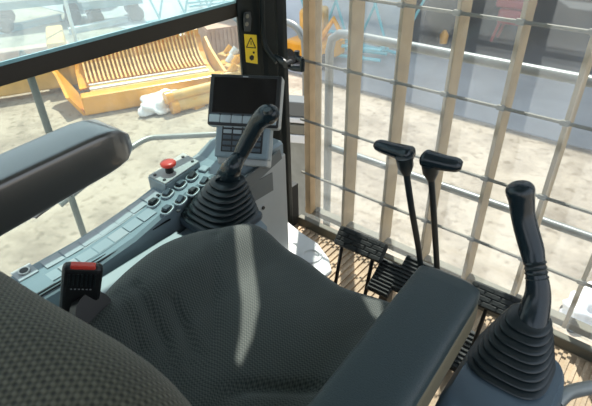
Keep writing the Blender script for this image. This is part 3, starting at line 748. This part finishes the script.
# pallets / trailers in the upper pane
def deck(px, py, L_, W2, h, lab, m='white', ang=0):
    p = aG(px, py); t = thing('flatbed_trailer', lab, 'trailer', p)
    d1 = (Matrix.Rotation(ang, 3, 'Z') @ V((e1.x, e1.y, 0))).normalized(); R = rotm(d1, V((-d1.y, d1.x, 0)), Z1)
    bm = B(); box(bm, p + V((0, 0, h)), (L_, W2, .16), R, bev=.02); obj('deck', bm, m, t)
    bm = B(); box(bm, p + V((0, 0, h - .2)), (L_ * .9, W2 * .5, .22), R); obj('chassis', bm, 'blue', t)
    for s in (-1, 1):
        for k in (-.3, .3):
            a = p + R @ V((L_ * k, s * W2 * .42, .28)); bm = B(); ax = R @ V((0, .09, 0)); a.z = GZ + .2; tube(bm, [a - ax, a + ax], .2, 18); obj('wheel', bm, 'rubber_dull', t, smooth=True)
deck(42, 24, 2.7, 1.2, .8, 'white flatbed trailer at the top left seen through the upper pane')
deck(116, 20, 1.7, 1.0, .7, 'white flatbed trailer in the upper pane right of the larger trailer')
for i, (px, py, m, lab, s) in enumerate(((95, 4, 'blue', 'pale blue container behind the two trailers', (1.1, 1.6, 1.0)), (222, 52, 'pink', 'faded pink drum crate right of the bucket', (.7, .7, .55)), (216, 40, 'blue', 'pale blue crate behind the pink crate', (.9, .9, .5)))):
    p = aG(px, py); t = thing('crate' if s[2] < 1 else 'container', lab, 'crate' if s[2] < 1 else 'container', p)
    bm = B(); box(bm, p + V((0, 0, s[2] / 2)), s, Rb, bev=.03); bd = obj('crate_body', bm, m, t)
    bm = B(); n = 8
    for k in range(n + 1): box(bm, p + e1 * (s[0] * (k / n - .5)) + V((0, 0, s[2] / 2)), (.05, s[1] + .06, s[2] + .04), Rb)
    obj('crate_ribs', bm, m, bd)
    bm = B(); box(bm, p + V((0, 0, s[2] + .03)), (s[0] * 1.03, s[1] * 1.03, .06), Rb); obj('crate_lid', bm, 'white' if m != 'pink' else 'pink', t)
BM = [((0, 34), (62, 20), .08, 'blue', 'pale blue beam lying in front of the larger trailer'), ((70, 34), (128, 22), .07, 'white', 'thin white beam lying between the bucket and smaller trailer'),
      ((0, 8), (28, 2), .14, 'white', 'short white beam at the top left corner of the yard')]
for (x0, y0), (x1, y1), t_, m_, lab in BM:
    a, b_ = aG(x0, y0), aG(x1, y1); c_ = (a + b_) / 2; d = (b_ - a).normalized(); R = rotm(d, V((-d.y, d.x, 0)), Z1)
    bm = B(); L_ = (b_ - a).length
    for zz, wz, hz in ((t_ * .15, t_ * 2, t_ * .3), (t_, t_ * .4, t_ * 1.6), (t_ * 1.85, t_ * 2, t_ * .3)): box(bm, c_ + V((0, 0, zz)), (L_, wz, hz), R)
    tag(obj('loose_girder', bm, m_, None, base=c_), lab, 'girder', 'loose girders in the yard')
# white slim pole by the upper pane
bm = B(); tube(bm, [(-2.6, 1.35, GZ), (-2.6, 1.35, 2.6)], .02, 10); 
p59 = aG(84, 70); bm.free(); bm = B(); tube(bm, [p59, p59 + V((0, 0, 3.6))], .035, 10); tag(obj('slim_pole', bm, 'white', None, smooth=True, base=p59), 'slim white pole behind the dark window bar', 'pole')

# turquoise trusses
def truss(p, d, L_, h, n, lab, r=.035, depth=.45):
    p = V(p); d = V(d).normalized(); s = V((-d.y, d.x, 0)).normalized() * depth
    t = thing('steel_truss', lab, 'truss', p)
    for off in (V(), s):
        for z in (.1, h): bm = B(); tube(bm, [p + off + V((0, 0, z)), p + off + d * L_ + V((0, 0, z))], r, 8); obj('chord', bm, 'cyan', t, smooth=True)
    for k in range(n):
        off = s if k % 2 else V(); a = p + off + d * (L_ * k / n) + V((0, 0, .1 if k % 2 else h)); b_ = p + (V() if k % 2 else s) * 0 + off + d * (L_ * (k + 1) / n) + V((0, 0, h if k % 2 else .1))
        bm = B(); tube(bm, [a, b_], r * .8, 8); obj('diagonal', bm, 'cyan', t, smooth=True)
    for k in range(0, n + 1, 2):
        bm = B(); tube(bm, [p + d * (L_ * k / n) + V((0, 0, h)), p + s + d * (L_ * k / n) + V((0, 0, h))], r * .7, 6); obj('cross_tie', bm, 'cyan', t, smooth=True)
truss(aG(150, 30), e1, 2.0, 1.1, 6, 'turquoise steel truss left of the corner pillar in upper pane')
truss(aG(190, 10), e1, 2.4, 1.4, 7, 'taller turquoise truss behind the first one in the upper pane')
truss((-7.6, 9.2, GZ + .015), (1, -.05, 0), 3.1, 1.25, 6, 'turquoise truss beside the grey wall behind the second guard bar')
truss((-6.1, 8.15, GZ + .015), (1, .25, 0), 1.3, .30, 4, 'low turquoise truss lying on the pavement between guard bars')
# yellow machine behind the first bars
p = aG(310, 66); ymb = thing('yellow_machine', 'yellow machine with dark base behind the first two guard bars', 'machine', p)
bm = B(); box(bm, p + V((-.1, .3, .30)), (.9, .9, .35), bev=.05); obj('machine_body', bm, 'yellow', ymb)
bm = B(); box(bm, p + V((-.2, .4, .75)), (.5, .5, .55), Matrix.Rotation(.4, 3, 'Z'), bev=.06); obj('machine_hood', bm, 'yellow_p', ymb)
for s in (-.4, .3):
    bm = B(); tube(bm, [p + V((s, -.15, .16)), p + V((s, .05, .16))], .16, 16); obj('wheel', bm, 'rubber_dull', ymb, smooth=True)
bm = B(); tube(bm, [p + V((.1, .2, .5)), p + V((.35, .3, .9)), p + V((.6, .3, .55))], .06, 10); obj('hose_arm', bm, 'yellow', ymb, smooth=True)
# white tarp sack at the right edge
sk = aG(584, 314); bm = bmesh.new(); bmesh.ops.create_icosphere(bm, subdivisions=4, radius=1)
for v in bm.verts:
    n = v.co.normalized(); k = 1 + .15 * math.sin(n.x * 6) * math.cos(n.y * 5 + 1) + .10 * math.sin(n.z * 12 + n.y * 8)
    v.co = V((n.x * .17 * k, n.y * .26 * k, max(n.z * .22 * k, -.02)))
bmesh.ops.translate(bm, verts=bm.verts[:], vec=sk + V((0, 0, .02))); tag(obj('white_sack', bm, 'cloth', None, smooth=True, base=sk, angle=180), 'white sack on the sand at the lower right edge outside', 'sack')

# building
YBD = 9.95
bl = thing('shed_building', 'grey shed building with a dark open bay across the yard', 'building', (-5, YBD, GZ))
HB = 7.4
bm = B(); box(bm, (-7.7, YBD + .15, GZ + HB / 2), (5.6, .3, HB)); obj('shed_wall', bm, 'wallb', bl)
bm = B(); box(bm, (5.6, YBD + .15, GZ + HB / 2), (3.0, .3, HB)); obj('shed_wall', bm, 'wallb', bl)
bm = B(); box(bm, (-.4, YBD + .15, GZ + 5.5), (9.0, .3, 3.8)); obj('bay_lintel', bm, 'wallb', bl)
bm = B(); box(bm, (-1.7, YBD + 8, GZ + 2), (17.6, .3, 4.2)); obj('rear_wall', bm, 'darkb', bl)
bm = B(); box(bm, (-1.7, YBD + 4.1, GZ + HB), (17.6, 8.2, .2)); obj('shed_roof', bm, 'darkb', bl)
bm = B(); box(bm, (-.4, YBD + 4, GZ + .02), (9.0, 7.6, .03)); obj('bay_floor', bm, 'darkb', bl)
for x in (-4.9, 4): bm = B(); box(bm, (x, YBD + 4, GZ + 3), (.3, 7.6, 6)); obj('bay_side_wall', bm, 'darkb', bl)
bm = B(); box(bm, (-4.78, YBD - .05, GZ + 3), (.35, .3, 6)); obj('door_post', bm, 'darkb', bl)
p = V((-3.35, 11.4, GZ + .037)); rm = thing('red_machine', 'red machine with angled legs standing in the dark shed bay', 'machine', p)
bm = B(); box(bm, p + V((0, 0, .55)), (.55, .5, .30), bev=.06); obj('machine_body', bm, 'redm', rm)
bm = B(); box(bm, p + V((0, 0, .80)), (.75, .4, .18), bev=.05); obj('machine_top', bm, 'redm', rm)
for (a, b_) in ((-.24, -.18), (.24, -.18), (-.24, .2), (.24, .2)):
    bm = B(); tube(bm, [p + V((a * .8, b_, .5)), p + V((a * 1.3, b_, 0))], .035, 8); obj('leg', bm, 'redm', rm, smooth=True)
p = aG(443, 44, .015); bm = B(); tube(bm, [p, p + V((0, 0, .20)), p + V((0, 0, .30))], [.08, .10, .03], 12); tag(obj('yellow_bollard', bm, 'yellow', None, smooth=True, base=p), 'small yellow bollard at the corner of the dark bay', 'bollard')

# ================================================================== LIGHT
sun_dir = SUN.normalized()
sl = bpy.data.lights.new('sun', 'SUN'); sl.energy = 6.2; sl.angle = math.radians(.6); sl.color = (1, .95, .86)
so_ = bpy.data.objects.new('sun', sl); C.objects.link(so_); so_.rotation_euler = sun_dir.to_track_quat('Z', 'Y').to_euler()
w = bpy.data.worlds.new('sky'); bpy.context.scene.world = w; w.use_nodes = True; nt = w.node_tree
bg = nt.nodes['Background']; bg.inputs['Strength'].default_value = 1.15
tc = nt.nodes.new('ShaderNodeTexCoord'); sx = nt.nodes.new('ShaderNodeSeparateXYZ'); nt.links.new(tc.outputs['Generated'], sx.inputs[0])
rp_ = nt.nodes.new('ShaderNodeValToRGB'); rp_.color_ramp.elements[0].color = (.95, .97, 1, 1); rp_.color_ramp.elements[1].color = (.62, .78, 1, 1)
nt.links.new(sx.outputs[2], rp_.inputs['Fac']); nt.links.new(rp_.outputs['Color'], bg.inputs['Color'])

# ================================================================== CAMERA
cam = bpy.data.cameras.new('camera'); co = bpy.data.objects.new('camera', cam); C.objects.link(co)
r3_ = M3 @ V((1, 0, 0)); u3 = M3 @ V((0, -1, 0)); b3 = M3 @ V((0, 0, -1))
mw = rotm(r3_, u3, b3).to_4x4(); mw.translation = CAM; co.matrix_world = mw
cam.sensor_width = 36; cam.lens = F_PX / 592 * 36; cam.clip_start = .02; cam.clip_end = 300
cam.dof.use_dof = True; cam.dof.focus_distance = 1.5; cam.dof.aperture_fstop = 11
sc = bpy.context.scene; sc.camera = co
sc.view_settings.view_transform = 'Standard'; sc.view_settings.look = 'None'; sc.view_settings.gamma = 1; sc.view_settings.exposure = .32
